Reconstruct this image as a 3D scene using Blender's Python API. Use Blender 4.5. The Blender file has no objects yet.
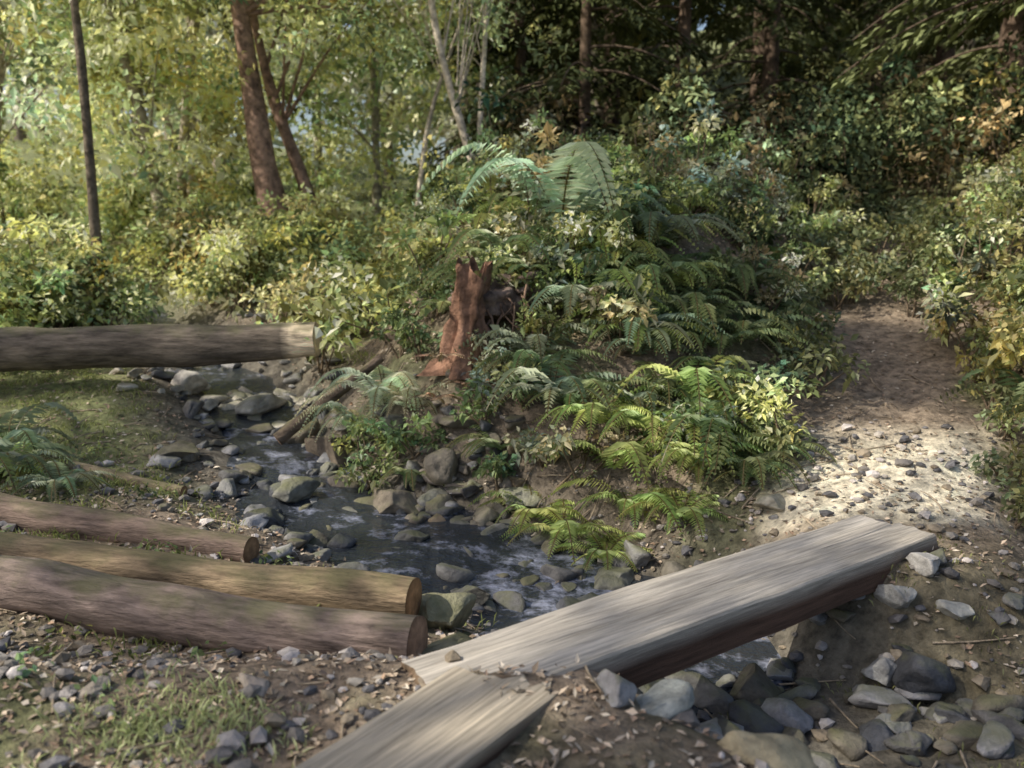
import bpy, math, numpy as np
from mathutils import Vector
rng = np.random.default_rng(7)
sc = bpy.context.scene

# ------------------------------------------------------------ helpers
def ss(x,a,b):
    t=np.clip((x-a)/(b-a),0,1); return t*t*(3-2*t)
def _h(ix,iy,iz,s):
    n=(ix*374761393+iy*668265263+iz*2147483647+s*974634777)&0xFFFFFFFF
    n=((n^(n>>13))*1274126177)&0xFFFFFFFF
    n=((n^(n>>16))*2246822519)&0xFFFFFFFF
    return ((n^(n>>15))&0xFFFF)/65535.0
def vnoise(P,s=0):
    P=np.asarray(P,float); i=np.floor(P).astype(np.int64); f=P-i; f=f*f*(3-2*f)
    r=0
    for dx in (0,1):
        for dy in (0,1):
            for dz in (0,1):
                w=(f[...,0] if dx else 1-f[...,0])*(f[...,1] if dy else 1-f[...,1])*(f[...,2] if dz else 1-f[...,2])
                r=r+w*_h(i[...,0]+dx,i[...,1]+dy,i[...,2]+dz,s)
    return r
def fbm(P,o=4,s=0):
    P=np.asarray(P,float); r=0;a=.5
    for k in range(o):
        r=r+a*(vnoise(P*(2**k)+17.3*k,s+k)-.5)*2; a*=.5
    return r
def n2(x,y,sc_,o=3,s=0):
    return fbm(np.stack([x*sc_,y*sc_,np.zeros_like(x)+3.3],-1),o,s)

class MB:
    def __init__(s): s.V=[];s.C=[];s.F=[];s.L=[];s.M=[];s.S=[];s.n=0
    def add(s,v,f,c,m=0,sm=False):
        v=np.asarray(v,float).reshape(-1,3); f=np.asarray(f,int)
        c=np.asarray(c,float)
        if c.ndim==1: c=np.tile(c,(len(v),1))
        s.V.append(v);s.C.append(c);s.F.append((f+s.n).ravel());s.L.append(np.full(len(f),f.shape[1]))
        s.M.append(np.full(len(f),m));s.S.append(np.full(len(f),sm));s.n+=len(v)
    def build(s,name,mats,parent=None):
        me=bpy.data.meshes.new(name)
        V=np.concatenate(s.V);F=np.concatenate(s.F);L=np.concatenate(s.L);C=np.concatenate(s.C)
        me.vertices.add(len(V));me.vertices.foreach_set('co',V.ravel().astype(np.float32))
        me.loops.add(len(F));me.loops.foreach_set('vertex_index',F.astype(np.int32))
        me.polygons.add(len(L))
        st=np.concatenate([[0],np.cumsum(L)[:-1]])
        me.polygons.foreach_set('loop_start',st.astype(np.int32))
        me.polygons.foreach_set('material_index',np.concatenate(s.M).astype(np.int32))
        me.polygons.foreach_set('use_smooth',np.concatenate(s.S).astype(bool))
        for m in mats: me.materials.append(m)
        me.update(calc_edges=True)
        a=me.color_attributes.new('Col','FLOAT_COLOR','POINT')
        a.data.foreach_set('color',np.concatenate([np.clip(C,0,.85),np.ones((len(C),1))],1).ravel().astype(np.float32))
        ob=bpy.data.objects.new(name,me);sc.collection.objects.link(ob)
        if parent: ob.parent=parent
        return ob
def nrm(v):
    v=np.asarray(v,float); return v/np.maximum(np.linalg.norm(v,axis=-1,keepdims=True),1e-9)
def tube(mb,path,rad,sides=10,c=(.1,.07,.05),m=0,rough=.0,seed=0,caps=False,capm=1,capc=(.3,.2,.12),nf=4.0):
    P=np.asarray(path,float);R=np.asarray(rad,float);n=len(P)
    T=nrm(np.gradient(P,axis=0)); up=np.array([0,0,1.]) if abs(T[0,2])<.8 else np.array([1.,0,0])
    A=nrm(np.cross(T,up));B=np.cross(T,A)
    th=np.linspace(0,2*np.pi,sides,endpoint=False)
    D=np.cos(th)[None,:,None]*A[:,None]+np.sin(th)[None,:,None]*B[:,None]
    V=P[:,None]+D*R[:,None,None]
    if rough>0:
        nn=fbm(V*nf,3,seed)
        V=P[:,None]+D*(R[:,None]*(1+rough*nn))[...,None]
    i=np.arange(n-1)[:,None]*sides;j=np.arange(sides)[None];j2=(j+1)%sides
    F=np.stack([i+j,i+j2,i+sides+j2,i+sides+j],-1).reshape(-1,4)
    cc=np.asarray(c,float)
    if cc.ndim==2 and len(cc)==n: cc=np.repeat(cc,sides,0)
    if sides>6: cc=cc*(1+.6*fbm(V.reshape(-1,3)*[2.5,6,6],3,seed+5))[:,None]
    mb.add(V.reshape(-1,3),F,cc,m,True)
    if caps:
        for k,sg in ((0,-1),(n-1,1)):
            ring=V[k]; cen=P[k]+T[k]*R[k]*.03*sg
            inner=cen+(ring-P[k])*.5
            vv=np.concatenate([ring+T[k]*sg*.002,inner,[cen]])
            cl=np.concatenate([np.tile(np.array(capc)*.6,(sides,1)),np.tile(capc,(sides,1)),[np.array(capc)*.7]])
            mb.add(vv,np.array([[a,(a+1)%sides,sides+(a+1)%sides,sides+a] for a in range(sides)]),cl,capm)
            mb.add(vv,np.array([[sides+a,sides+(a+1)%sides,2*sides] for a in range(sides)]),cl,capm)
def spath(pts,n=12):
    pts=np.asarray(pts,float);t=np.linspace(0,1,len(pts));u=np.linspace(0,1,n)
    q=np.stack([np.interp(u,t,pts[:,k]) for k in range(3)],1)
    for _ in range(2): q[1:-1]=(q[:-2]+2*q[1:-1]+q[2:])/4
    return q
def leaves(mb,base,dr,up,L,W,c,m=0,fold=.12,droop=.1):
    n=len(base);dr=nrm(dr);side=nrm(np.cross(dr,up));nn=np.cross(side,dr)
    L=np.broadcast_to(L,(n,))[:,None];W=np.broadcast_to(W,(n,))[:,None]
    mid=base+dr*L*.42
    v=np.stack([base,mid+side*W*.5+nn*W*fold,base+dr*L-np.array([0,0,1.])*L*droop,mid-side*W*.5+nn*W*fold],1)
    f=np.arange(n*4).reshape(n,4)
    c=np.asarray(c,float)
    if c.ndim==1:c=np.tile(c,(n,1))
    mb.add(v.reshape(-1,3),f,np.repeat(c,4,0),m)
def rdir(n):
    return nrm(rng.normal(size=(n,3)))
def cloud(mb,cen,rad,n,size,col,var=.3,flat=.7,m=0,asp=.55,hue=.10):
    cen=np.asarray(cen,float).reshape(-1,3);k=len(cen);rad=np.broadcast_to(rad,(k,))
    d=rdir(k*n)*(rng.random(k*n)**.45)[:,None]; d[:,2]*=flat
    P=np.repeat(cen,n,0)+d*np.repeat(rad,n)[:,None]
    dr=nrm(d*.8+rdir(k*n)*.8+[0,0,-.15])
    up=nrm(rdir(k*n)*.8+[0,0,.9])
    tone=np.repeat(np.exp(rng.normal(0,var,k)),n)*np.exp(rng.normal(0,.28,k*n))
    c=np.asarray(col)[None]*tone[:,None]
    hv=np.repeat(rng.normal(0,hue,k),n)+rng.normal(0,hue*.6,k*n)
    c=c*np.stack([1+hv,np.ones_like(hv),1-hv],1)
    s=size*np.exp(rng.normal(0,.25,k*n))
    leaves(mb,P,dr,up,s,s*asp,c,m)

# ------------------------------------------------------------ terrain
CR=np.array([(-7,15,.6),(-5,12,.3),(-3,9.3,-.05),(-2.1,7.4,-.30),(-1.2,6.1,-.46),(.2,5.1,-.55),(1.1,4.0,-.6),(1.9,2.9,-.42),(3.2,1.0,-.45),(5,-4,-.6)])
TR=np.array([(2.1,4.5,-.06),(2.45,5.5,.02),(2.95,6.9,.3),(3.3,8.2,.65),(4.2,10.2,1.05),(5.7,13,1.7),(8,17,2.6),(12,22,4)])
def pdist(x,y,PL):
    best=np.full(np.shape(x),1e9);z=np.zeros(np.shape(x))
    for a,b in zip(PL[:-1],PL[1:]):
        d=b-a;L2=d[0]**2+d[1]**2
        t=np.clip(((x-a[0])*d[0]+(y-a[1])*d[1])/L2,0,1)
        dd=np.hypot(x-a[0]-t*d[0],y-a[1]-t*d[1])
        z=np.where(dd<best,a[2]+t*d[2],z);best=np.minimum(best,dd)
    return best,z
def H(x,y):
    x=np.asarray(x,float);y=np.asarray(y,float)
    rt=.10+.2*ss(x-.1*y,-6,3)
    g=.12*np.clip(y-7,0,12)+rt*np.clip(y-19,0,45)
    g=g-.22*ss(y,2.9,3.6)*(1-ss(y,6,8))
    tx=np.interp(y,TR[:,1],TR[:,0])
    dt,zt=pdist(x,y,TR)
    w=(1-ss(dt,1.0,4.5))*ss(y,4.4,6.5); g=g*(1-w)+zt*w
    mh=np.clip(1.75-(g),.2,1.4)
    m=mh*ss(y,5.3,9.2)*ss(x,-1.8,-.2)*(1-ss(x-tx,-2.2,-.3))
    rb=1.5*ss(x-tx,.5,3.5)*ss(y,4,7)+.25*np.clip(x-tx-4,0,30)*ss(y,4,8)
    z=g+m+rb
    z=z+.12*np.clip(-x-6,0,30)*ss(y,2,8)
    z=z+.10*n2(x,y,.6,3,1)
    wn=ss(y,5.6,7.0)*.25
    dc,zc=pdist(x,y,CR); w=1-ss(dc+.25*n2(x,y,1.3,2,4),.4-wn,1.4-wn*1.6); z=z*(1-w)+(zc+.0)*w
    w=1-ss(dt+.3*n2(x,y,1.1,2,9),.3,.9); z=z*(1-w)+(zt+.05*n2(x,y,1.5,2,44))*w
    z=z+.06*n2(x,y,3.2,4,2)
    return z
def axis(a,b,step,lo,hi):
    c=list(np.arange(a,b+1e-6,step)); s=step;v=b
    while v<hi: s*=1.13;v+=s;c.append(v)
    s=step;v=a;pre=[]
    while v>lo: s*=1.13;v-=s;pre.append(v)
    return np.array(pre[::-1]+c)
gx=axis(-7,7,.05,-160,160);gy=axis(1.2,12,.05,-60,260)
X,Y=np.meshgrid(gx,gy);Z=H(X,Y)
def lerp(a,b,w): return a*(1-w[...,None])+np.asarray(b)*w[...,None]
col=np.tile(np.array([.25,.195,.145]),X.shape+(1,))
ng=n2(X,Y,1.2,3,20)
col=lerp(col,[.155,.17,.075],ss(ng,-.12,.3)*.85)
dt,_=pdist(X,Y,TR);dc,_=pdist(X,Y,CR)
sunpatch=(1-ss(Y+.5*ng,5.7,6.4))*ss(Y+.3*ng,4.6,5.0)
col=lerp(col,[.28,.22,.16],(1-ss(dt+.2*ng,.3,.8))*(1-sunpatch))
col=lerp(col,[.80,.72,.55],(1-ss(dt+.35*n2(X,Y,2.5,3,88),.45,.8))*sunpatch)  # sun patch on the trail, painted paler than the rest of its dirt
col=lerp(col,[.15,.135,.11],(1-ss(dc,.4,1.3)))
wl=ss(-X,1.2,2.2)*ss(Y,5.3,6.2)*(1-ss(Y,8.6,9.2))*ss(dc,.6,1.3)
col=lerp(col,[.22,.25,.10],wl*.8)
rg=ss(X,1.3,2.2)*(1-ss(Y,4.0,4.8));col=lerp(col,[.18,.155,.095],rg*.8)
farg=ss(Y,11,15);col=lerp(col,[.20,.22,.10],farg)
col*=(1+.5*n2(X,Y,6,3,33))[...,None]
ny,nx=X.shape
ii=np.arange(ny-1)[:,None]*nx+np.arange(nx-1)[None]
Fg=np.stack([ii,ii+1,ii+nx+1,ii+nx],-1).reshape(-1,4)
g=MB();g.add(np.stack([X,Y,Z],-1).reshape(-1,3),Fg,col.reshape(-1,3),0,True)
def Hq(x,y):
    x=np.asarray(x,float);y=np.asarray(y,float)
    i=np.clip(np.searchsorted(gx,x)-1,0,len(gx)-2);j=np.clip(np.searchsorted(gy,y)-1,0,len(gy)-2)
    u=(x-gx[i])/(gx[i+1]-gx[i]);v=(y-gy[j])/(gy[j+1]-gy[j])
    return (Z[j,i]*(1-u)+Z[j,i+1]*u)*(1-v)+(Z[j+1,i]*(1-u)+Z[j+1,i+1]*u)*v

# ------------------------------------------------------------ materials
def newmat(name):
    m=bpy.data.materials.new(name);m.use_nodes=True;nt=m.node_tree
    for n in list(nt.nodes): nt.nodes.remove(n)
    o=nt.nodes.new('ShaderNodeOutputMaterial');return m,nt,o
def attr(nt):
    a=nt.nodes.new('ShaderNodeAttribute');a.attribute_name='Col';return a.outputs['Color']
def noise(nt,scale,detail=5,rough=.6,vec=None):
    n=nt.nodes.new('ShaderNodeTexNoise');n.inputs['Scale'].default_value=scale;n.inputs['Detail'].default_value=detail;n.inputs['Roughness'].default_value=rough
    if vec is not None: nt.links.new(vec,n.inputs['Vector'])
    return n.outputs['Fac']
def ramp(nt,fac,stops):
    r=nt.nodes.new('ShaderNodeValToRGB');nt.links.new(fac,r.inputs['Fac'])
    e=r.color_ramp.elements
    while len(e)<len(stops): e.new(.5)
    for k,(p,c) in enumerate(stops): e[k].position=p;e[k].color=(*c,1)
    return r.outputs['Color']
def mul(nt,a,b,fac=1,mode='MULTIPLY'):
    m=nt.nodes.new('ShaderNodeMix');m.data_type='RGBA';m.blend_type=mode;m.inputs[0].default_value=fac
    for s,v in ((6,a),(7,b)):
        if hasattr(v,'node'): nt.links.new(v,m.inputs[s])
        else: m.inputs[s].default_value=(*v,1)
    return m
def surf(name,scale=8,contrast=(.5,1.5),bump=.3,bscale=30,rough=.9,stretch=None,moss=0,spec=.3,bdist=.03):
    m,nt,o=newmat(name);p=nt.nodes.new('ShaderNodeBsdfPrincipled')
    tc=nt.nodes.new('ShaderNodeTexCoord').outputs['Object']
    tc0=tc
    if stretch:
        mp=nt.nodes.new('ShaderNodeMapping');mp.inputs['Scale'].default_value=stretch[:3]
        nt.links.new(tc,mp.inputs['Vector']);tc=mp.outputs['Vector']
    a=attr(nt);r=ramp(nt,noise(nt,scale,5,.65,tc),[(.3,(contrast[0],)*3),(.7,(contrast[1],)*3)])
    c=mul(nt,a,r).outputs[2]
    if moss:
        gn=nt.nodes.new('ShaderNodeNewGeometry');sx=nt.nodes.new('ShaderNodeSeparateXYZ');nt.links.new(gn.outputs['Normal'],sx.inputs[0])
        ma=nt.nodes.new('ShaderNodeMath');ma.operation='MULTIPLY_ADD';nt.links.new(noise(nt,5,4,.6,tc0),ma.inputs[0]);ma.inputs[1].default_value=2.2;ma.inputs[2].default_value=-1.1
        mb_=nt.nodes.new('ShaderNodeMath');mb_.operation='ADD';nt.links.new(ma.outputs[0],mb_.inputs[0]);nt.links.new(sx.outputs['Z'],mb_.inputs[1])
        mc=nt.nodes.new('ShaderNodeMapRange');nt.links.new(mb_.outputs[0],mc.inputs['Value']);mc.inputs['From Min'].default_value=.6;mc.inputs['From Max'].default_value=1.2;mc.inputs['To Max'].default_value=moss
        mm=mul(nt,c,(.16,.165,.07),1,'MIX');nt.links.new(mc.outputs[0],mm.inputs[0]);c=mm.outputs[2]
    nt.links.new(c,p.inputs['Base Color']);p.inputs['Roughness'].default_value=rough
    p.inputs['Specular IOR Level'].default_value=spec
    b=nt.nodes.new('ShaderNodeBump');b.inputs['Strength'].default_value=bump;b.inputs['Distance'].default_value=bdist
    nt.links.new(noise(nt,bscale,5,.7,tc),b.inputs['Height']);nt.links.new(b.outputs[0],p.inputs['Normal'])
    nt.links.new(p.outputs[0],o.inputs[0]);return m
def leafm(name,tr=.4,rough=.5,tint=(1.5,1.6,.5),cheap=False,gain=(1.12,1.1,.85)):
    m,nt,o=newmat(name);a=mul(nt,attr(nt),gain).outputs[2]
    if cheap: p=nt.nodes.new('ShaderNodeBsdfDiffuse');nt.links.new(a,p.inputs[0])
    else:
        p=nt.nodes.new('ShaderNodeBsdfPrincipled')
        nt.links.new(a,p.inputs['Base Color']);p.inputs['Roughness'].default_value=rough;p.inputs['Specular IOR Level'].default_value=.45
    if tr==0:
        nt.links.new(p.outputs[0],o.inputs[0]);return m
    t=nt.nodes.new('ShaderNodeBsdfTranslucent');nt.links.new(mul(nt,a,tint).outputs[2],t.inputs[0])
    x=nt.nodes.new('ShaderNodeMixShader');x.inputs[0].default_value=tr
    nt.links.new(p.outputs[0],x.inputs[1]);nt.links.new(t.outputs[0],x.inputs[2]);nt.links.new(x.outputs[0],o.inputs[0]);return m
M_ground=surf('forest_soil',14,(.4,1.65),1.0,36,.95)
M_rock=surf('river_rock',9,(.5,1.5),.7,24,.6,moss=.6)
M_rockc=surf('clean_rock',12,(.55,1.4),.6,26,.7)
M_bark=surf('bark',9,(.35,1.7),1.0,20,.95)
M_logb=surf('weathered_log_bark',5,(.3,1.65),1.0,9,.9,moss=.55,stretch=(.8,4.5,4.5))
M_cut=surf('cut_wood',20,(.6,1.4),.3,60,.85)
M_leafb=leafm('leaf_background',.42,.5,(1.06,1.12,.88),True,gain=(1.12,1.10,.96))
M_leafd=leafm('leaf_far',0,.5,(1,1,1),True,gain=(1.04,1.02,.92))
M_leafn=leafm('leaf_near',.36,.42,(1.08,1.15,.9),gain=(1.16,1.14,1.05))
M_fern=leafm('fern_leaf',.33,.42,(1.08,1.15,.9),gain=(1.18,1.15,1.05))
M_dead=leafm('dead_leaf',0,.8,(1,1,1),True,gain=(1.0,.98,.92))
M_needle=leafm('needle',0,.5,(1,1,1),True,gain=(.78,.80,.68))
M_plank=surf('weathered_plank',5,(.5,1.35),.5,16,.85,stretch=(.6,14,14))
m,nt,o=newmat('creek_water');p=nt.nodes.new('ShaderNodeBsdfPrincipled')
tc=nt.nodes.new('ShaderNodeTexCoord').outputs['Object']
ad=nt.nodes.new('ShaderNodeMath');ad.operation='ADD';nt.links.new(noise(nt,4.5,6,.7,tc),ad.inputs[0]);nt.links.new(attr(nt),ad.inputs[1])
fo=ramp(nt,ad.outputs[0],[(.54,(.03,.036,.045)),(.78,(.42,.45,.58))])  # noise foam plus bluish highlights painted into the water colour
nt.links.new(fo,p.inputs['Base Color']);p.inputs['Roughness'].default_value=.12;p.inputs['IOR'].default_value=1.33;p.inputs['Specular IOR Level'].default_value=.9
b=nt.nodes.new('ShaderNodeBump');b.inputs['Strength'].default_value=.8;b.inputs['Distance'].default_value=.05
nt.links.new(noise(nt,9,4,.6,tc),b.inputs['Height']);nt.links.new(b.outputs[0],p.inputs['Normal']);nt.links.new(p.outputs[0],o.inputs[0]);M_water=m

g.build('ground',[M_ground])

# ------------------------------------------------------------ creek water
CW=CR[:7].copy();CW=np.vstack([CW,[(1.3,3.75,-.70),(1.5,3.4,-.85)]])
cp=spath(CW,70);mb=MB()
T=nrm(np.gradient(cp,axis=0)*[1,1,0]);Sd=np.stack([-T[:,1],T[:,0],0*T[:,0]],1)
k=np.linspace(-1,1,25)
W=cp[:,None]+Sd[:,None]*(k[None,:,None]*.95);
zz=pdist(W[...,0],W[...,1],CW)[1]+.09
st=(np.floor(zz*7)/7); zz=zz*.6+st*.4+.02*n2(W[...,0],W[...,1],3.5,3,8)
W[...,2]=zz
i=np.arange(69)[:,None]*25+np.arange(24)[None]
glint=.15*np.exp(-((W[...,0]-.25)**2+(W[...,1]-4.95)**2)/.25)+.05*np.exp(-((W[...,0]+.9)**2+(W[...,1]-6.0)**2)/.2)+.06*np.exp(-((W[...,0]+2)**2+(W[...,1]-7.2)**2)/.2)  # three spots where bright water highlights are put into the colour
mb.add(W.reshape(-1,3),np.stack([i,i+1,i+26,i+25],-1).reshape(-1,4),np.repeat(glint.reshape(-1,1),3,1),0,True)
mb.build('creek_water',[M_water])

# ------------------------------------------------------------ rocks
import bmesh
def ico(sub):
    bm=bmesh.new();bmesh.ops.create_icosphere(bm,subdivisions=sub,radius=1)
    v=np.array([q.co[:] for q in bm.verts]);f=np.array([[w.index for w in q.verts] for q in bm.faces]);bm.free();return v,f
def rshape(base,seed,cuts=10):
    v,f=base;q=v.copy()
    for _ in range(cuts):
        d=rdir(1)[0];h=.42+.3*rng.random();s=q@d;q=q-np.outer(np.maximum(s-h,0),d)*.97
    q=q/np.abs(q).max()*.95
    return q*(1+.3*fbm(v*1.5+seed,4,seed%50))[:,None],f
I1,I2,I3=ico(1),ico(3),ico(4)
V1=[rshape(I1,k,3) for k in range(14)];V2=[rshape(I2,k+30) for k in range(26)];
def rock(mb,x,y,r,c,shape,flat=.65,sink=.35,z=None,sm=True):
    q,f=shape
    s=np.array([1+.45*rng.random(),.75+.35*rng.random(),flat*(.8+.4*rng.random())])
    a=rng.random()*6.28;t=rng.normal(0,.25);q=q*s
    q=np.stack([q[:,0],q[:,1]*np.cos(t)-q[:,2]*np.sin(t),q[:,1]*np.sin(t)+q[:,2]*np.cos(t)],1)
    q=np.stack([q[:,0]*np.cos(a)-q[:,1]*np.sin(a),q[:,0]*np.sin(a)+q[:,1]*np.cos(a),q[:,2]],1)
    z0=float(Hq(x,y)) if z is None else z
    cc=np.array(c)*[1.02,1,.96]*np.ones_like(q[:,:1])
    mb.add(q*r+[x,y,z0+r*flat*(1-2*sink)],f,cc,0,sm)
greys=[(.12,.12,.125),(.19,.19,.19),(.08,.085,.10),(.16,.145,.12),(.30,.30,.32)]
mb=MB();cnt=0
while cnt<680:
    t=rng.random()*5.9+1.4;k=int(t);p_=CR[k]*(1-t+k)+CR[k+1]*(t-k)
    x,y=p_[0]+rng.normal(0,.65),p_[1]+rng.normal(0,.5)
    d,_=pdist(np.array(x),np.array(y),CR)
    if d>1.3: continue
    if y>6 and d>.95: continue
    rock(mb,x,y,rng.choice([.04,.06,.08,.11,.14],p=[.28,.3,.22,.14,.06])*(.8+.5*rng.random()),greys[rng.integers(5)],V2[rng.integers(26)],.6,.28);cnt+=1
for _ in range(110):
    x,y=rng.uniform(-1.4,.1),rng.uniform(5.9,7.0)
    rock(mb,x,y,rng.choice([.03,.05,.08,.12])*(.8+.4*rng.random()),np.array(greys[rng.integers(5)])*[1.15,1,.85],V2[rng.integers(26)],.6,.35)
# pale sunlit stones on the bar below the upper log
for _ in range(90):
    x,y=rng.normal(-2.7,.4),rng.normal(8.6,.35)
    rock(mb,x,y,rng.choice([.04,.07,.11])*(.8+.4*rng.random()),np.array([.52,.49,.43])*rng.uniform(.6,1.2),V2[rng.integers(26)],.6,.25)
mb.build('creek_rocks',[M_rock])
mb=MB()
for _ in range(3800):
    x,y=rng.uniform(-3.5,4),rng.uniform(1.7,6.5)
    if n2(np.array(x),np.array(y),1.2,1,60)<-.18: continue
    rock(mb,x,y,rng.choice([.012,.02,.03,.045],p=[.4,.3,.2,.1])*(.8+.4*rng.random()),np.array(greys[rng.integers(5)])*rng.uniform(1,2.0)*[1.08,1,.92],V1[rng.integers(14)],.6,.2,sm=False)
mb.build('gravel',[M_rockc])
for (x,y,r,c,fl,mt) in [(.50,2.83,.14,(.33,.35,.34),.35,M_rockc),(.80,2.55,.17,(.42,.36,.24),.5,M_rockc),(1.42,2.82,.06,(.5,.52,.5),.7,M_rockc),
        (-.33,4.0,.17,(.26,.25,.17),.7,M_rock),(-.28,3.55,.12,(.26,.24,.16),.7,M_rock),(.05,6.1,.18,(.30,.30,.25),.6,M_rock),
        (1.85,4.0,.10,(.36,.36,.35),.8,M_rockc),(2.02,4.12,.10,(.42,.41,.40),.7,M_rockc),(1.72,3.82,.09,(.34,.34,.34),.8,M_rockc),(2.08,3.9,.09,(.38,.38,.36),.7,M_rockc),(1.9,3.72,.08,(.3,.3,.3),.6,M_rockc),
        (.62,5.1,.18,(.20,.20,.17),.6,M_rock),(1.6,5.35,.14,(.34,.32,.27),.6,M_rock),(-.7,5.6,.17,(.16,.16,.15),.7,M_rock),(-1.6,6.3,.22,(.18,.18,.16),.7,M_rock),
        (-.25,4.75,.16,(.14,.14,.13),.7,M_rock),(.75,4.35,.15,(.15,.15,.14),.7,M_rock),(-.9,2.9,.08,(.36,.31,.27),.4,M_rockc),(-1.45,2.85,.07,(.34,.30,.26),.4,M_rockc),
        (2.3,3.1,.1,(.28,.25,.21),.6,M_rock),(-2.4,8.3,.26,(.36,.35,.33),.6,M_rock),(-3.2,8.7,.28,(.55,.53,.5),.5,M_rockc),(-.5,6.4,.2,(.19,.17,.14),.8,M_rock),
        (-1.5,7.2,.25,(.17,.14,.11),.8,M_rock),(-1.9,7.7,.25,(.15,.13,.1),.8,M_rock),(-.85,6.2,.2,(.22,.19,.15),.7,M_rock),(-.2,6.0,.15,(.22,.2,.16),.7,M_rock)]:
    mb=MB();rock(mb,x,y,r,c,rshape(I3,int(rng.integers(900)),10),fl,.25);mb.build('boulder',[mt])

# ------------------------------------------------------------ plank footbridge
bridge=bpy.data.objects.new('wooden_footbridge',None);sc.collection.objects.link(bridge)
def plank(name,p0,p1,w,th,c,seed,nseg=60,ragged=.02,parent=bridge,taper=1.0):
    p0=np.array(p0,float);p1=np.array(p1,float);L=np.linalg.norm(p1-p0)
    mb=MB();xs=np.linspace(0,L,nseg);
    ks=np.linspace(-.47,.47,9)
    prof=[(-.5,-1),(-.5,-.5),(-.5,-.06)]+[(a,0) for a in ks]+[(.5,-.06),(.5,-.5),(.5,-1)]
    V=np.array([[[x,a*w*(1+(taper-1)*x/L),b*th] for a,b in prof] for x in xs])
    q=V+seed*3.1
    V[...,2]+=.018*fbm(q*[1.2,14,2],3,seed)*(V[...,2]>-th*.9)
    V[...,1]+=.02*fbm(q*[2.5,.5,6],3,seed+2)
    e=ragged*2*fbm(np.stack([V[...,1]*30,V[...,2]*20,V[...,0]*0],-1),2,seed+7)
    V[0,:,0]+=e[0];V[-1,:,0]+=e[-1]
    n=len(prof);i=np.arange(nseg-1)[:,None]*n+np.arange(n)[None];i2=np.arange(nseg-1)[:,None]*n+(np.arange(n)[None]+1)%n
    F=np.stack([i,i2,i2+n,i+n],-1).reshape(-1,4)
    C=np.tile(np.array(c),(nseg*n,1)).reshape(nseg,n,3)
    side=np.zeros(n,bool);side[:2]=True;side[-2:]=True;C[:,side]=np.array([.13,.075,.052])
    C=C*(1+.5*fbm(q*[1.2,7,3],3,seed+9))[...,None]
    mb.add(V.reshape(-1,3),F,C.reshape(-1,3),0)
    for r_,rev in ((0,0),(nseg-1,1)):
        mb.add(V[r_],np.array([list(range(n))])[:, ::(-1 if rev else 1)],np.array([.2,.14,.09]),0)
    ob=mb.build(name,[M_plank],parent)
    d=(p1-p0)/L;ob.location=p0;ob.rotation_euler=(0,-math.asin(d[2]),math.atan2(d[1],d[0]));return ob
pc=(.56,.505,.43)
a0=np.array([-.12,2.98,.04]);a1=np.array([2.08,4.56,.04]);dd=nrm(a1-a0);sdv=np.array([-dd[1],dd[0],0])
plank('beam_1',a0-sdv*.106,a1-sdv*.106,.222,.18,pc,3)
plank('beam_2',a0+sdv*.106-dd*.2+[0,0,-.003],a1+sdv*.106-dd*.05+[0,0,-.003],.220,.16,(.53,.48,.415),5)
plank('approach_slab',np.array([-.78,1.78,.075]),np.array([-.03,2.86,.052]),.36,.12,(.53,.455,.35),8,ragged=.10,taper=1.12)
plank('sill',np.array([1.75,4.85,-.145]),np.array([2.35,4.05,-.145]),.16,.14,(.16,.12,.09),12)
plank('sill_near',np.array([-.22,3.45,-.145]),np.array([.33,2.68,-.145]),.16,.14,(.16,.12,.09),13)

# ------------------------------------------------------------ logs (built along local x so the grain follows the log)
def log(name,pts,rads,c,seed,sides=26,n=60,capc=(.33,.2,.11),rough=.26,stubs=(),mat=None,endc=None):
    pts=np.asarray(pts,float);o=pts[0];d=pts[-1]-pts[0];a=math.atan2(d[1],d[0])
    L=pts-o;L=np.stack([L[:,0]*math.cos(a)+L[:,1]*math.sin(a),-L[:,0]*math.sin(a)+L[:,1]*math.cos(a),L[:,2]],1)
    mb=MB();P=spath(L,n);P=P+.04*fbm(P*1.3+seed,2,seed)[:,None]*[0,1,1];R=np.interp(np.linspace(0,1,n),np.linspace(0,1,len(rads)),rads)
    cc=np.tile(np.array(c),(n,1))
    if endc is not None:
        w=ss(np.linspace(0,1,n)+.02*rng.normal(size=n),.93,.97)[:,None];cc=cc*(1-w)+np.array(endc)*w
    tube(mb,P,R,sides,cc,0,rough,seed,True,1,capc,nf=np.array([1.5,5,5]))
    for (t,dd_,l,r) in stubs:
        b=P[int(t*(n-1))];dd_=nrm(np.array(dd_,float));tube(mb,[b,b+dd_*l*.5,b+dd_*l],[r,r*.8,r*.5],8,c,0,.1,seed,True,1,capc)
    ob=mb.build(name,[mat or M_logb,M_cut]);ob.location=o;ob.rotation_euler=(0,0,a);return ob
log('fallen_log',[(-5.4,4.92,-.06),(-2.47,4.05,-.1),(-.40,3.42,-.12)],[.15,.135,.115],(.235,.18,.155),1,stubs=[(.5,(.1,.2,1),.16,.02)],capc=(.45,.29,.19))
log('fallen_log',[(-5.2,5.0,-.06),(-2.5,4.40,-.1),(-.46,3.90,-.12)],[.13,.115,.105],(.29,.215,.135),2,capc=(.48,.26,.12))
log('fallen_log',[(-5.8,6.1,-.05),(-3.16,5.28,-.12),(-1.45,4.72,-.16)],[.14,.12,.07],(.24,.175,.14),3,stubs=[(.45,(.2,.1,1),.14,.02)])
log('fallen_log',[(-9,8.3,.62),(-4.66,8.0,.50),(-1.75,7.9,.60)],[.25,.2,.16],(.17,.14,.11),4,capc=(.75,.62,.45),stubs=[(.3,(.2,-.3,1),.3,.03)],endc=(.75,.62,.45))
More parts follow.
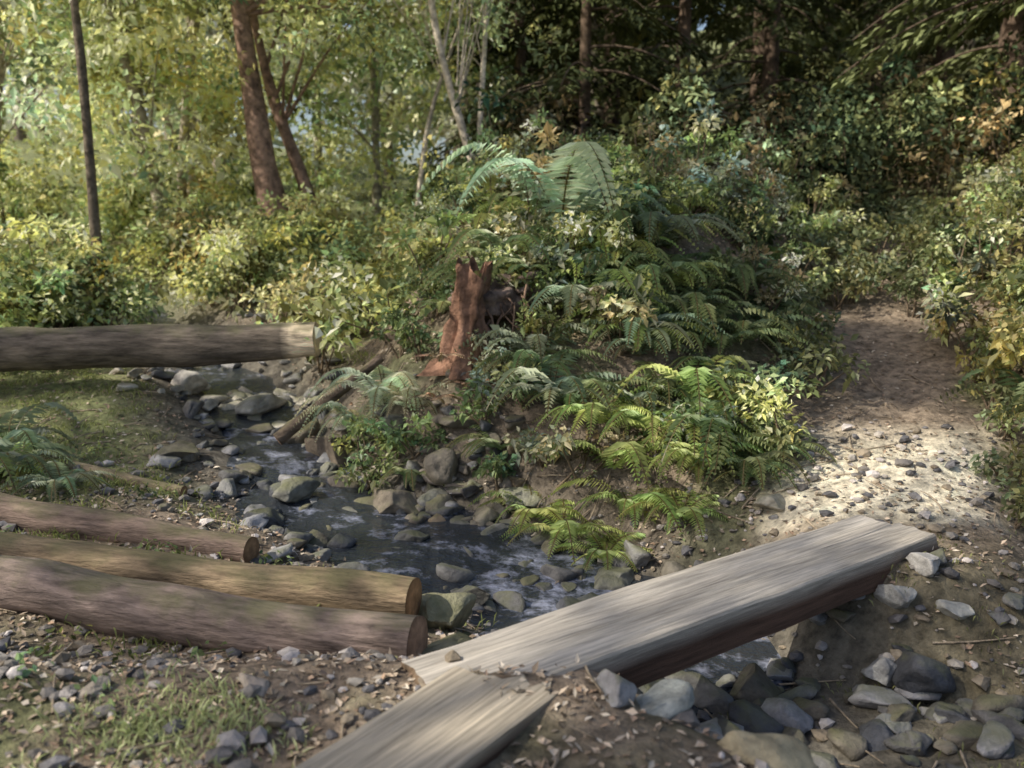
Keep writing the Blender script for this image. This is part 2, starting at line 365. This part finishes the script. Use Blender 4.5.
log('fallen_log',[(-3.5,6.4,-.1),(-2.3,6.0,-.22)],[.05,.04],(.28,.22,.15),6,n=20)
log('fallen_log',[(-1.9,7.0,-.1),(-1.1,7.4,.5)],[.06,.04],(.16,.12,.09),16,n=20)
# rotten overgrown stump, soil and roots still attached, set into the bank
mb=MB()
n=30;sides=36;tt=np.linspace(0,1,n);th=np.linspace(0,2*np.pi,sides,endpoint=False)
TT,TH=np.meshgrid(tt,th,indexing='ij')
R=.14*(1-.2*TT)+.14*np.exp(-TT*6)*(1+.6*np.cos(5*TH+1))+.03*np.cos(7*TH+3*TT)+.02*np.cos(11*TH)
jag=.3*fbm(np.stack([np.cos(TH)*2,np.sin(TH)*2,0*TH],-1),3,3)
zt=.85*TT+jag*TT**2
R=R*(1+.9*fbm(np.stack([np.cos(TH)*2.5,np.sin(TH)*2.5,TT*3],-1),4,6))
z0=float(Hq(-.42,7.05))-.1
V=np.stack([-.42+R*np.cos(TH)+.12*TT,7.05+R*np.sin(TH)*.8,z0+zt],-1).reshape(-1,3)
i=np.arange(n-1)[:,None]*sides;j=np.arange(sides)[None];j2=(j+1)%sides
C=np.array([.29,.165,.11])[None]*(1+.9*fbm(V*[8,8,2],3,8))[:,None]
mb.add(V,np.stack([i+j,i+j2,i+sides+j2,i+sides+j],-1).reshape(-1,4),C,0,True)
for (cx,cy,cz,sx,sy,sz) in [(-.20,7.38,1.0,.30,.28,.20),(.10,7.5,1.12,.26,.25,.15)]:
    q,f=I3;dsp=1+.7*fbm(q*2.6+cx*5,4,12)
    mb.add(q*dsp[:,None]*[sx,sy,sz]+[cx,cy,cz],f,np.array([.19,.14,.115])*(1+.9*fbm(q*5,3,13))[:,None],0,True)
for k in range(30):
    p0=np.array([rng.uniform(-.5,.3),7.1+rng.uniform(0,.15),rng.uniform(.85,1.15)]);l=rng.uniform(.15,.5)
    tube(mb,spath([p0,p0+[rng.normal(0,.08),-.10,-l*.3],p0+[rng.normal(0,.14),-.08,-l]],6),np.linspace(.012,.003,6),5,(.26,.17,.12))
mb.build('rotten_stump',[M_bark])

# ------------------------------------------------------------ ferns
def fern(mb,x,y,R,nf,c,z=None,lift=1.0,m=0,pairs=26):
    z0=float(Hq(x,y)) if z is None else z
    az=np.arange(nf)/nf*2*np.pi+rng.normal(0,.25,nf)
    for a in az:
        L=R*rng.uniform(.7,1.15);t=np.linspace(0.08,1,pairs)
        k=lift*rng.uniform(.75,1.25);out=np.array([math.cos(a),math.sin(a),0]);sd=np.array([-out[1],out[0],0])
        P=np.array([x,y,z0])+out*L*(t[:,None]**1.1)*.95+np.stack([0*t,0*t,L*k*(1.25*t-1.15*t*t)],1)+sd*L*.12*rng.normal()*t[:,None]**2
        Tn=nrm(np.gradient(P,axis=0))
        pl=L*.22*np.minimum(1,(t/.22))**.7*(1-t)**.65+.008
        cc=np.array(c)*rng.uniform(.6,1.4)*np.array([rng.uniform(.85,1.2),1,1])
        wd=L/pairs*.95
        for sg in (-1,1):
            dr=nrm(sg*sd+Tn*.35+[0,0,-.25]+rng.normal(0,.08,(pairs,3)))
            leaves(mb,P,dr,nrm(np.cross(Tn,sd)*-1+[0,0,1.2]),pl,wd,cc*rng.uniform(.85,1.15,(pairs,1)),m,.05,.12)
        i=np.arange(pairs-1)
        v=np.concatenate([P-sd*.004,P+sd*.004]);mb.add(v,np.stack([i,i+pairs,i+pairs+1,i+1],1),np.array([.1,.08,.03]),m)
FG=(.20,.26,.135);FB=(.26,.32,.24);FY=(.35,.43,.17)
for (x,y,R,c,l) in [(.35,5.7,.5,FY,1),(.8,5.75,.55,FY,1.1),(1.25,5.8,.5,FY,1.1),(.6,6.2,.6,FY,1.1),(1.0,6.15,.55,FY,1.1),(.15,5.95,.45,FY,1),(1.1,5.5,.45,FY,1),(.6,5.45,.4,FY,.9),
        (-1.05,7.2,.65,(.50,.56,.46),1.5),(-.8,6.95,.45,(.42,.47,.37),1.3),(-1.3,7.3,.55,(.48,.54,.44),1.6),
        (.45,8.3,1.35,(.40,.50,.39),1.4),(1.0,7.0,.7,FB,1),(1.5,6.4,.6,FG,1),(.2,6.8,.6,FG,1),(-3.6,6.2,.55,FB,1),(-3.1,5.9,.4,FB,.9),(-4.2,6.7,.6,FG,1),(1.85,6.0,.45,FG,.9),
        (-.1,7.9,.8,FG,1.1),(1.3,8.0,.85,FB,1.1),(2.0,8.1,.75,FG,1),(.55,7.3,.75,FB,1),(1.7,7.2,.7,FG,1),(-.1,6.4,.4,FG,1),(1.55,5.7,.4,FG,.9),(-.75,6.5,.35,FG,1)]:
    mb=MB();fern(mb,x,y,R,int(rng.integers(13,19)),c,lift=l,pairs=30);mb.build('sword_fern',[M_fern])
# ferns rooted on top of the root mass, draping over its front
for (x,y,z,R) in [(-.3,7.4,1.14,.42),(.12,7.45,1.22,.45),(-.55,7.3,.92,.38)]:
    mb=MB();fern(mb,x,y,R,15,FG,z=z,lift=.75,pairs=24);mb.build('sword_fern',[M_fern])
mb=MB();cnt=0
while cnt<85:
    x,y=rng.uniform(-.3,2.9),rng.uniform(5.7,10.5)
    d,_=pdist(np.array(x),np.array(y),TR);d2,_=pdist(np.array(x),np.array(y),CR)
    if d<.75 or d2<.85: continue
    if x<.1 and y<7.5: continue
    fern(mb,x,y,rng.uniform(.42,.72),12,[FG,FB,FY,(.16,.21,.11)][rng.integers(4)],pairs=20,lift=1.15);cnt+=1
cnt=0
while cnt<80:
    x,y=rng.uniform(-9,9),rng.uniform(5.6,15)
    if abs(x)>y*.7 or (-1.6<x<3): continue
    if x<0 and 6.7<y<8.5: continue
    d,_=pdist(np.array(x),np.array(y),TR);d2,_=pdist(np.array(x),np.array(y),CR)
    if d<.8 or d2<1.0: continue
    fern(mb,x,y,rng.uniform(.4,.75),10,[FG,FB,FY,(.16,.21,.11)][rng.integers(4)],pairs=18);cnt+=1
mb.build('fern_undergrowth',[M_fern])

# ------------------------------------------------------------ shrubs
def shrub(mb,x,y,r,h,col,nl,size,z=None,var=.3):
    z0=float(Hq(x,y)) if z is None else z
    k=max(5,int(nl/45));d=rdir(k);d[:,2]=np.abs(d[:,2])
    cen=np.array([x,y,z0+h*.3])+d*np.array([r,r,h*.7])*(rng.random((k,1))**.4)
    for c_ in cen[:5]: tube(mb,spath([(x+rng.normal(0,.04),y,z0-.03),(np.array([x,y,z0])*.4+c_*.6),c_],5),np.linspace(.012,.004,5),4,(.2,.15,.1),1)
    cloud(mb,cen,r*.42,45,size,col,var,.7,0)
cols=[(.165,.22,.10),(.22,.26,.12),(.31,.34,.17),(.13,.18,.095),(.31,.34,.27),(.31,.265,.17)]
mb=MB();cnt=0
while cnt<150:
    x,y=rng.uniform(-.9,4.2),rng.uniform(5.9,13)
    tx=np.interp(y,TR[:,1],TR[:,0])
    if x>tx-.65: continue
    if x<.3 and y<7.5: continue
    shrub(mb,x,y,rng.uniform(.2,.42),rng.uniform(.3,.75)*(1 if y<9 else 1.6),cols[rng.integers(6)],int(rng.integers(250,450)),rng.uniform(.045,.085),var=.7);cnt+=1
for (x,y) in [(-.9,6.75),(-.95,7.6),(-.05,6.6),(-.6,7.7),(-1.15,6.9),(-.1,6.2),(.1,6.5),(-.75,6.65),(-1.1,6.6),(.2,6.2),(-.2,6.5),(.1,7.75),(.25,7.0),(-.15,6.85),(-.75,7.3)]: shrub(mb,x,y,.24,.38,cols[rng.integers(6)],300,.055)
for (x,y,z) in [(-.2,7.5,1.1),(.2,7.55,1.2),(-.45,7.45,1.0),(.35,7.3,1.0)]: shrub(mb,x,y,.2,.28,cols[rng.integers(6)],260,.05,z=z)
mb.build('bank_shrubs',[M_leafn,M_bark])
mb=MB();cnt=0
while cnt<120:
    y=rng.uniform(4.9,14);tx=np.interp(y,TR[:,1],TR[:,0]);x=tx+rng.uniform(.6 if y>6.5 else .85,4)
    shrub(mb,x,y,rng.uniform(.25,.5),rng.uniform(.35,.95),[(.28,.31,.14),(.35,.345,.18),(.2,.24,.11),(.33,.29,.17)][rng.integers(4)],int(rng.integers(250,450)),rng.uniform(.05,.09),var=.7);cnt+=1
for (x,y) in [(3.5,9.2),(4.0,9.6),(4.6,10.0),(3.9,10.6),(5.0,11),(2.6,8.3),(4.5,10.9),(3.4,10.0),(5.4,12),(2.5,7.6),(3.9,8.6),(4.9,11.8),(5.3,12.6),(5.9,13),(4.4,11.4),(2.35,6.9),(3.3,9.0)]: shrub(mb,x,y,.36,.5,(.19,.21,.11),400,.07)
for (x,y) in [(3.1,5.2),(3.25,5.6),(3.45,6.0),(3.6,6.5),(2.95,4.9),(3.2,4.6),(3.7,7.0)]: shrub(mb,x,y,.22,.3,(.25,.26,.13),220,.05)
mb.build('trailside_shrubs',[M_leafn,M_bark])
mb=MB();cnt=0
while cnt<150:
    y=rng.uniform(7.5,20);x=rng.uniform(-.62*y,-.5)
    d2,_=pdist(np.array(x),np.array(y),CR)
    if d2<.7 or (y<8.7 and x<-1.4): continue
    if y<9.5 and x>-5 and rng.random()<.7: continue
    shrub(mb,x,y,rng.uniform(.35,.9),rng.uniform(.4,1.6)*min(1,y/13),[(.38,.42,.22),(.49,.51,.30),(.28,.33,.18),(.45,.41,.26)][rng.integers(4)],int(rng.integers(300,550)),rng.uniform(.07,.12),var=.65);cnt+=1
for (x,y) in [(-3.4,13.4),(-3.9,13.5),(-3.0,13.6),(-4.6,13.8),(-5.4,13.5),(-4.9,10.6),(-5.4,10.7),(-2.2,12.6),(-1.6,13.6)]: shrub(mb,x,y,.55,1.1,(.38,.41,.22),500,.09,var=.5)
mb.build('valley_shrubs',[M_leafb,M_bark])
mb=MB()
for x,y,z in [(-.35,6.75,.40),(-.55,6.8,.6),(0.0,6.8,.6),(-.6,6.7,.3)]:
    fern(mb,x,y,.24,8,(.40,.29,.2),z=z,lift=.5,pairs=14)
mb.build('dead_bracken',[M_dead])

# ------------------------------------------------------------ grass and litter
mb=MB()
def grass(x,y,n,h,c):
    b=np.stack([np.full(n,x)+rng.normal(0,.07,n),np.full(n,y)+rng.normal(0,.07,n),np.full(n,Hq(x,y))-.01],1)
    d=rdir(n)*.55+[0,0,1]
    leaves(mb,b,d,rdir(n),h*rng.uniform(.5,1.2,n),.008,np.array(c)*rng.uniform(.6,1.4,(n,1)),0,.1,.35)
for _ in range(45): grass(-1.15+rng.normal(0,.2),2.65+rng.normal(0,.12),24,.10,(.42,.46,.29))
for _ in range(90):
    x,y=rng.uniform(-4,4),rng.uniform(1.9,4.6)
    if n2(np.array(x),np.array(y),1.0,2,71)>.05: grass(x,y,16,.07,(.26,.27,.17))
for _ in range(120):
    x,y=rng.uniform(1.7,3.6),rng.uniform(2.3,4.6)
    grass(x,y,14,.06,(.25,.26,.14))
for _ in range(420):
    x,y=rng.uniform(-6,-1.3),rng.uniform(5.2,9)
    d,_=pdist(np.array(x),np.array(y),CR)
    if d>.9: grass(x,y,22,.13,(.27,.30,.14))
for (cx,cy) in [(-1.5,3.75),(-2.2,4.55),(-.9,4.15),(-2.8,4.9)]:
    for _ in range(22): grass(cx+rng.normal(0,.35),cy+rng.normal(0,.08),16,.13,(.23,.26,.12))
mb.build('grass',[M_leafb])
mb=MB()
for _ in range(300):
    x,y=rng.uniform(-4,4),rng.uniform(2.0,6.8)
    d,_=pdist(np.array(x),np.array(y),CR);d2,_=pdist(np.array(x),np.array(y),TR)
    if d<.85 or d2<.6 or n2(np.array(x),np.array(y),.9,2,77)<-.1: continue
    if -.9<x<2.3 and 2.4<y<4.7: continue
    if x>-1.0 and x<.6 and y<3.2: continue
    cloud(mb,[(x,y,float(Hq(x,y))+.03)],.1,22,.035,(.25,.30,.15),.4,.5)
mb.build('ground_weeds',[M_leafb])
mb=MB()
n=64000;x=rng.uniform(-6,6,n);y=1.6+rng.random(n)**1.4*10
d,_=pdist(x,y,CR);dtt,_=pdist(x,y,TR);kp=(d>.6)&((dtt>.7)|(rng.random(n)<.45));x,y=x[kp],y[kp];n=len(x)
pal=np.array([(.40,.32,.25),(.52,.43,.35),(.28,.22,.17),(.64,.57,.49),(.40,.29,.22),(.2,.17,.14)])
b=np.stack([x,y,Hq(x,y)+.006],1);d=rdir(n);d[:,2]*=.3
leaves(mb,b,d,nrm(rdir(n)*.45+[0,0,1]),rng.uniform(.02,.055,n),rng.uniform(.01,.03,n),pal[rng.integers(0,6,n)]*rng.uniform(.6,1.3,(n,1)),0,.15,0)
mb.build('leaf_litter',[M_dead])
mb=MB()
for _ in range(320):
    x,y=rng.uniform(-4,4),rng.uniform(1.8,8);a=rng.random()*6.28;L=rng.uniform(.08,.4);p0=np.array([x,y,float(Hq(x,y))+.012]);x2,y2=x+L*math.cos(a),y+L*math.sin(a)
    p1=np.array([x2,y2,float(Hq(x2,y2))+.02]);tube(mb,spath([p0,(p0+p1)/2+rng.normal(0,.012,3),p1],5),np.linspace(.006,.003,5),5,(.36,.29,.21))
mb.build('twigs',[M_bark])

# ------------------------------------------------------------ trees
def broadleaf(name,x,y,h,r,lean,col,bark,ncl,rc,clr,nl,size,zlo,trunkpts=None,z0=None,var=.5,mass=None,limbs=20,kmin=3,leafmat=None):
    mb=mass or MB();z0=float(Hq(x,y)) if z0 is None else z0
    top=np.array([x+lean[0],y+lean[1],z0+h])
    P=spath(trunkpts,16) if trunkpts is not None else spath([(x,y,z0-.2),(x+lean[0]*.3,y+lean[1]*.3+.1,z0+h*.35),(x+lean[0]*.7-.1,y+lean[1]*.7,z0+h*.7),top],16)
    tube(mb,P,np.linspace(r,r*.3,16)+r*.5*np.exp(-np.linspace(0,12,16)),12,bark,1,.35,3,nf=2.5)
    d=rdir(ncl)*(rng.random((ncl,1))**.5);cz=z0+(zlo+h*1.05)/2
    cen=np.array([x+lean[0]*.6,y+lean[1]*.6,cz])+d*[rc,rc,(h*1.05-zlo)/2]
    for c_ in cen[:limbs]:
        k=int(np.clip((c_[2]-z0)/h*13-2,kmin,14));b=P[k]
        tube(mb,spath([b,b*.45+c_*.55+[0,0,.15],c_],7),np.linspace(r*.2,r*.05,7),6,bark,1)
    cloud(mb,cen,clr,nl,size,col,var,.6,0)
    if mass is None: mb.build(name,[M_leafb,M_bark])
BY=(.60,.62,.40);BG=(.43,.48,.29)
for (x,y,h,rc) in [(-8.5,14.5,8,2.3),(-6.4,17,9,2.6),(-10.5,18.5,10,3),(-2.6,17.5,9,2.3),(-4.4,20.5,10,2.6),(-7.8,22,10,3),(-12.5,22,10,3),(-1.2,21,10,2.4),(-5.6,14.8,7,1.9)]:
    broadleaf('maple_tree',x,y,h,rng.uniform(.08,.12),(rng.normal(0,.6),rng.normal(0,.4)),[BY,BG][rng.integers(2)],(.38,.33,.26),72,rc,.62,75,.15,.4)
broadleaf('alder_tree',-5.1,11,9,.065,(-.15,.1),BY,(.15,.12,.09),44,1.7,.5,90,.11,2.2,limbs=8,kmin=7)
zb=float(Hq(-3.75,14))
broadleaf('cedar_tree',-3.75,14,9,.24,(0,0),BG,(.31,.20,.15),60,2.2,.5,90,.11,1.8,trunkpts=[(-3.45,14,zb-.2),(-3.8,14,zb+1.5),(-4.05,14.1,zb+3.5),(-4.3,14.2,zb+6),(-4.4,14.2,zb+9)],limbs=8,kmin=8)
broadleaf('cedar_tree',-3.2,14.6,8,.15,(0,0),BG,(.31,.20,.15),24,2,.5,80,.11,2.6,trunkpts=[(-2.9,14.4,zb-.2),(-3.3,14.6,zb+1.3),(-3.9,14.7,zb+3.0),(-4.6,14.9,zb+7)],limbs=5,kmin=8)
for pts,r in (([(-.35,13.2,.8),(-.45,13.2,2.2),(-.85,13.2,3.4),(-1.2,13.3,4.8),(-1.3,13.4,8)],.09),([(-.3,13.3,.8),(-.5,13.3,2.6),(-.4,13.3,4.0),(-.3,13.4,5.6),(0,13.4,8)],.055),([(-1.6,14,.8),(-1.3,14,3.2),(-.7,14,4.8),(-.3,14,7)],.045)):
    broadleaf('alder_tree',pts[0][0],13.2,8,r,(0,0),BG,(.64,.55,.44),22,1.4,.45,70,.1,2.6,trunkpts=pts,z0=.9,limbs=6,kmin=7)

def conifer(name,x,y,h,r,col,zlo,nb=60,bl=2.6,nd=140):
    mb=MB();z0=float(Hq(x,y));P=spath([(x,y,z0-.3),(x+rng.normal(0,.1),y,z0+h*.5),(x,y,z0+h)],14)
    tube(mb,P,np.linspace(r,r*.2,14)+r*.4*np.exp(-np.linspace(0,12,14)),12,(.15,.105,.075),1,.15,4,nf=3)
    for k in range(nb):
        t=rng.random()**1.3;zz=z0+zlo+(h-zlo)*t;a=rng.random()*6.28;L=bl*(1-.65*t)*rng.uniform(.6,1.15)
        o=np.array([math.cos(a),math.sin(a),0]);s=np.linspace(0,1,8)
        B=np.array([x,y,zz])+o*L*s[:,None]+np.stack([0*s,0*s,L*(.15*s-.5*s*s)],1)
        tube(mb,B,np.linspace(.03,.006,8),4,(.15,.11,.08),1)
        u=rng.random(nd)**.7;b=np.stack([np.interp(u,s,B[:,q]) for q in range(3)],1)
        sd=np.array([-o[1],o[0],0]);w=rng.uniform(-1,1,nd)*.35*L*(1-.6*u)*.6
        b=b+sd*w[:,None]+[0,0,-1]*(np.abs(w)*.5+rng.random(nd)*.12)[:,None]
        dr=nrm(o*.7+np.sign(w)[:,None]*sd*.8+rng.normal(0,.25,(nd,3))+[0,0,-.35])
        leaves(mb,b,dr,nrm(rng.normal(0,.3,(nd,3))+[0,0,1]),rng.uniform(.14,.28,nd),rng.uniform(.05,.09,nd),np.array(col)*rng.uniform(.4,2.0)*rng.uniform(.7,1.3,(nd,1)),0,.05,.15)
    mb.build(name,[M_needle,M_bark])
DG=(.13,.145,.075)
for (x,y,h,r,zl) in [(1.2,15.5,10,.12,.8),(3.2,17.5,11,.17,.6),(2.2,20,12,.2,.5),(5.3,19,12,.2,.6),(8.2,15.2,11,.28,.8),(8.8,19,12,.2,.6),(7.4,12.4,9,.15,2.2),(11.8,19,12,.2,.6),(.2,19,11,.15,.8),(13.5,24,12,.3,.4),(6.5,24,13,.3,.4),(10,25,13,.3,.4)]:
    conifer('hemlock_tree',x,y,h,r,np.array(DG)*rng.uniform(.7,1.4),zl)
mb=MB();cnt=0
while cnt<130:
    y=rng.uniform(12.0,22);x=rng.uniform(-.2,.65*y);d,_=pdist(np.array(x),np.array(y),TR)
    if d<.5 and y<13: continue
    shrub(mb,x,y,rng.uniform(.5,1.0),rng.uniform(.8,2.6),[(.09,.115,.06),(.145,.155,.075),(.19,.16,.10),(.065,.08,.045)][rng.integers(4)],int(rng.integers(350,550)),rng.uniform(.09,.14),var=.75);cnt+=1
mb.build('hillside_understory',[M_leafd,M_bark])
mb=MB()
for k_ in range(52):
    y=rng.uniform(27,46);x=rng.uniform(-.75*y,.75*y) if k_<28 else rng.uniform(0,.75*y)
    if k_>=50: x,y=-4+3*(k_-50),30.
    lf=x<y*.02  # paler leaf colour on the left stands in for sunlit haze
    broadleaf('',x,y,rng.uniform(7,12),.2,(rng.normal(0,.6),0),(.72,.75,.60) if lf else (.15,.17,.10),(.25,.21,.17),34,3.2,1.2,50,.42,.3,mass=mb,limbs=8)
mb.build('distant_forest',[M_leafd,M_bark])

# ------------------------------------------------------------ sun direction and unseen high canopy, added and shaped to shade the ground
S=nrm(np.array([-.70,-.20,.68]))
holes=[(2.5,5.6,.7),(2.8,6.0,.45),(2.2,5.2,.4),(-3.0,8.8,.9),(-1.9,8.0,.5),(-1.05,7.3,.6),(.5,5.9,.55),(1.1,5.9,.45),(.6,8.3,.7),(1.8,8.9,.5),(4.0,8.2,.6),(-2.6,6.6,.5),(4.3,7.2,.7),(.2,5.0,.25),(-4.6,7.9,.6),(4.9,9.5,.8)]  # canopy gaps set over the spots meant to catch sun
n=46000;px=rng.uniform(-7,9,n);py=rng.uniform(-2,14,n)
dens=n2(px,py,1.1,3,90)
kp=(rng.random(n)<np.clip(np.where(py>6.0,.31,.50)+dens*2.7,.02,1))
for hx,hy,hr in holes: kp&=(np.hypot(px-hx,py-hy)+.18*n2(px,py,3,2,91))>hr
kp&=~((px<-1.8)&(py>8.5))
px,py=px[kp],py[kp]
ex=rng.normal(3.2,.4,2200);ey=rng.normal(7.6,.45,2200);px=np.concatenate([px,ex]);py=np.concatenate([py,ey])
n=len(px);hh=17+n2(px,py,.5,2,92)*2+rng.normal(0,.8,n)
gz=np.where(py>6,.6,0)
B=np.stack([px,py,gz],1)+S[None]*((hh-gz)/S[2])[:,None]
mb=MB();leaves(mb,B,rdir(n),nrm(rdir(n)*.5+[0,0,1]),rng.uniform(.14,.22,n),rng.uniform(.09,.13,n),np.array([.3,.33,.13])*rng.uniform(.6,1.4,(n,1)),0)
for (tx_,ty_) in ((-15,-2.0),(-11,-7.0),(-20,4)):  # trunks added out of view to carry the shading leaves
    zt0=float(H(tx_,ty_));P=spath([(tx_,ty_,zt0-.2),(tx_+.3,ty_,10),(tx_+.1,ty_+.2,19)],14);tube(mb,P,np.linspace(.4,.08,14),12,(.2,.16,.13),1,.15,4)
    dd_=np.hypot(B[:,0]-tx_,B[:,1]-ty_);cand=np.where(dd_<9)[0]
    if len(cand)==0: continue
    for q in rng.choice(cand,22):
        b0=P[int(rng.integers(9,13))];e=B[q];tube(mb,spath([b0,(b0+e)/2+[0,0,.3],e],8),np.linspace(.07,.012,8),6,(.2,.16,.13),1)
mb.build('shade_canopy',[M_leafd,M_bark])

# ------------------------------------------------------------ light, sky, camera
el=math.asin(S[2]);
w=bpy.data.worlds.new('World');sc.world=w;w.use_nodes=True;nt=w.node_tree
sky=nt.nodes.new('ShaderNodeTexSky');sky.sky_type='NISHITA';sky.sun_disc=False;sky.sun_elevation=el;sky.sun_rotation=math.atan2(S[0],S[1])
sky.dust_density=3;sky.ozone_density=.3
nt.links.new(sky.outputs[0],nt.nodes['Background'].inputs[0]);nt.nodes['Background'].inputs[1].default_value=.15
sl=bpy.data.lights.new('sun','SUN');sl.energy=5;sl.angle=math.radians(.5);sl.color=(1,.93,.80)
so=bpy.data.objects.new('sun',sl);sc.collection.objects.link(so);so.rotation_euler=Vector(S).to_track_quat('Z','Y').to_euler()
cd=bpy.data.cameras.new('camera');cd.lens=31.18;cd.sensor_width=36;cd.clip_end=1000;cd.clip_start=.05
cd.dof.use_dof=True;cd.dof.focus_distance=5.0;cd.dof.aperture_fstop=1.6
co=bpy.data.objects.new('camera',cd);sc.collection.objects.link(co);co.location=(0,0,1.6);co.rotation_euler=(math.radians(80),0,0)
sc.camera=co
sc.view_settings.view_transform='Standard';sc.view_settings.look='None';sc.view_settings.exposure=0
